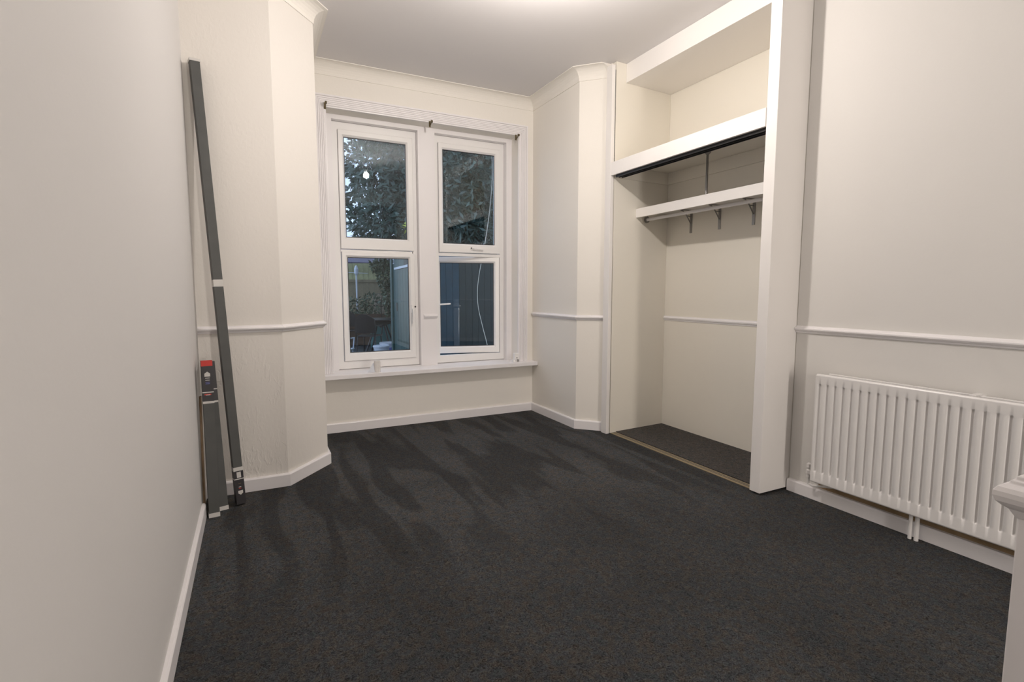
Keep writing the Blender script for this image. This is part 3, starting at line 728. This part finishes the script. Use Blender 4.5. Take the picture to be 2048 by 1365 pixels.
foliage('yellow_leaf_tuft', 'leafy', tr, [(2.52, 8.98, 2.30, .12, .10, .08)], 26, .12, .055, 11)
foliage('near_spray', 'leaf', tr, [(3.35, 9.75, 3.0, .48, .3, .35), (3.8, 9.75, 2.4, .5, .3, .25), (3.0, 9.75, 2.3, .35, .3, .18), (3.95, 9.75, 3.4, .4, .3, .3), (2.95, 9.75, 3.4, .25, .3, .25)], 900, .24, .045, 21)
t2 = thing('evergreen_tree', 'dark fine-leaved evergreen tree behind the laurel', 'tree', (5.5, 13.2, GZ))
stems(t2, (5.5, 13.2, GZ), [(4.5, 13, 4), (5.5, 13.3, 5.5), (6.8, 13, 4)], .14)
blobs = [(2.7, 13.2, 3.3, .65, .5, .75), (2.45, 13.2, 4.4, .40, .5, .55), (3.0, 13.2, 5.2, .8, .5, .8), (4.3, 13.2, 3.6, .9, .8, 1.3), (5.4, 13.2, 4.3, 1.6, .9, 1.9), (7.0, 13.2, 3.9, 1.6, .9, 2.0), (4.2, 13.0, 5.2, 1.0, .7, 1.1), (6.2, 13.2, 6.0, 1.6, .8, 1.0), (8.2, 13.0, 2.6, 1.4, .8, 1.6), (5.2, 13.0, 2.6, 1.6, .7, .8), (3.4, 13.2, 2.75, .65, .5, .55), (3.5, 13.1, 4.4, .6, .6, .9)]
foliage('foliage', 'leaf2', t2, blobs, 26000, .19, .08, 5)
t3 = thing('climbing_shrub', 'loose climbing shrub between the fence and the shed', 'shrub', (2.98, 12.6, GZ))
stems(t3, (2.98, 12.6, GZ), [(2.88, 12.5, 1.5), (3.02, 12.7, 2.0), (2.80, 12.6, 1.2), (3.12, 12.5, 1.4)], .02)
foliage('foliage', 'leaf3', t3, [(2.95, 12.6, 1.60, .30, .25, .40), (3.02, 12.6, 1.05, .22, .2, .42), (2.75, 12.6, 1.80, .22, .2, .18), (3.05, 12.6, .6, .18, .2, .25)], 2200, .08, .048, 8)
# planter
pn = thing('wooden_planter', 'long brown wooden planter with straggly plants before the fence', 'planter', (2.35, 13.2, GZ))
for k in range(4): MB().box(1.75, 2.95, 13.0, 13.03, GZ+.02+k*.19, GZ+.20+k*.19).build('plank', 'soil', pn)
MB().box(1.75, 2.95, 13.03, 13.45, GZ, .60).build('bed', 'soil', pn)
foliage('foliage', 'leaf3', pn, [(2.2, 13.15, .80, .45, .2, .22), (2.65, 13.2, .85, .25, .2, .30)], 500, .09, .05, 9)
# washing line pole
wp = thing('clothes_post', 'thin white clothes post with a crossarm by the fence', 'post', (2.42, 13.9, GZ))
MB().tube([(2.42, 13.9, GZ), (2.42, 13.9, 1.80)], .022, 10).build('pole', 'lid', wp)
MB().tube([(2.0, 13.9, 1.66), (2.72, 13.9, 1.64)], .008, 8).build('crossarm', 'lid', wp)
MB().lathe((2.42, 13.9, 1.58), [(.02, 0), (.05, .05), (.055, .16), (.03, .24), (.005, .26)], 14).build('folded_cover', 'lid', wp)
# table and chairs
tb = thing('garden_table', 'round black metal garden table on the patio', 'table', (2.45, 11.3, GZ))
MB().lathe((2.45, 11.3, .56), [(.46, 0), (.48, .008), (.48, .024), (.46, .030)], 32).build('tabletop', 'tableblk', tb)
MB().lathe((2.45, 11.3, .40), [(.02, 0), (.03, .02), (.36, .135), (.38, .158)], 24).build('apron', 'tableblk', tb)
for a in (20, 110, 200, 290):
    a = math.radians(a); MB().tube([(2.45+.12*math.cos(a), 11.3+.12*math.sin(a), .50), (2.45+.38*math.cos(a), 11.3+.38*math.sin(a), GZ)], .018, 8).build('leg', 'tableblk', tb)
def gchair(x, y, rz, lab, mt='tableblk', name='garden_chair', group='black garden chairs round the table', s=1.0):
    e = thing(name, lab, 'chair', (0, 0, 0), group)
    def P(a, b_, c): return (a*s, b_*s, c*s)
    MB().prism([P(-.21, -.2, 0)[:2], P(.21, -.2, 0)[:2], P(.19, .2, 0)[:2], P(-.19, .2, 0)[:2]], .42*s, .445*s).build('seat', mt, e, bevel=.006)
    bb = MB(); n = 8
    for i in range(n+1):
        t_ = -1+2*i/n; zt = .88-.10*t_*t_; yb = .20+.06*(1-t_*t_)
        bb.v += [P(t_*.21, yb, .50), P(t_*.21, yb+.06, zt), P(t_*.21, yb+.085, zt), P(t_*.21, yb+.025, .50)]
    for i in range(n):
        for j in range(4): bb.f.append((i*4+j, i*4+(j+1) % 4, i*4+4+(j+1) % 4, i*4+4+j))
    bb.f += [(0, 1, 2, 3), (n*4+3, n*4+2, n*4+1, n*4)]
    bb.build('backrest', mt, e)
    for sx in (-1, 1):
        MB().tube([P(sx*.18, -.17, .42), P(sx*.20, -.20, 0)], .014*s, 8).build('leg', mt, e)
        MB().tube([P(sx*.19, .24, .52), P(sx*.18, .17, .42), P(sx*.20, .24, 0)], .014*s, 8).build('leg', mt, e)
        MB().tube([P(sx*.22, .22, .64), P(sx*.23, -.14, .64), P(sx*.19, -.18, .42)], .012*s, 8).build('armrest', mt, e)
    e.location = (x, y, GZ); e.rotation_euler = (0, 0, rz); return e
gchair(2.10, 10.75, 2.6, 'black garden chair on the near side of the round garden table')
gchair(2.02, 12.3, .3, 'black garden chair beyond the round garden table, close to the planter')
gchair(1.22, 8.75, 2.6, 'white plastic garden chair seen at the bottom left of the left window', 'lid', 'plastic_chair', None, .9)
# buckets
def bucket(x, y, lab, z=GZ, r=.15):
    e = thing('paint_bucket', lab, 'bucket', (x, y, z), 'lidded buckets by the shed')
    def lb(prof, nm, m_, sm=True):
        o = MB().lathe((0, 0, 0), prof, 24).build(nm, m_, None, smooth=sm); o.parent = e; return o
    lb([(r*.82, 0), (r*.86, .01), (r*.97, .26), (r*.97, .27)], 'body', 'lid'); lb([(r*.885, .07), (r*.90, .071), (r*.955, .20), (r*.93, .201)], 'label', 'bluelabel')
    lb([(r*.98, .262), (r*1.05, .264), (r*1.05, .29), (r*.99, .298), (r*.9, .290), (.01, .288)], 'lid', 'lid', False)
    hd = MB().tube([(r*1.0*math.cos(a_), -.02-r*.35*math.sin(a_), .24-r*.9*math.sin(a_)) for a_ in [math.pi*i/10 for i in range(11)]], .004, 6).build('handle', 'steel', None); hd.parent = e
    return e
bucket(2.17, 10.0, 'white-lidded bucket with blue label, front one by the shed', GZ-.0)
bucket(2.41, 10.55, 'white-lidded bucket behind the other, beside the shed')
bx = thing('storage_box', 'teal plastic storage box behind the buckets', 'box', (2.6, 11.0, GZ))
MB().box(2.42, 2.82, 11.95, 12.3, GZ, .46).build('body', 'teal', bx, bevel=.02); MB().box(2.40, 2.84, 11.93, 12.32, .46, .50).build('lid', 'teal', bx, bevel=.01)
bx.location = (2.6, 12.1, GZ)
for o in list(bx.children): o.matrix_parent_inverse = Matrix.Translation(bx.location).inverted()
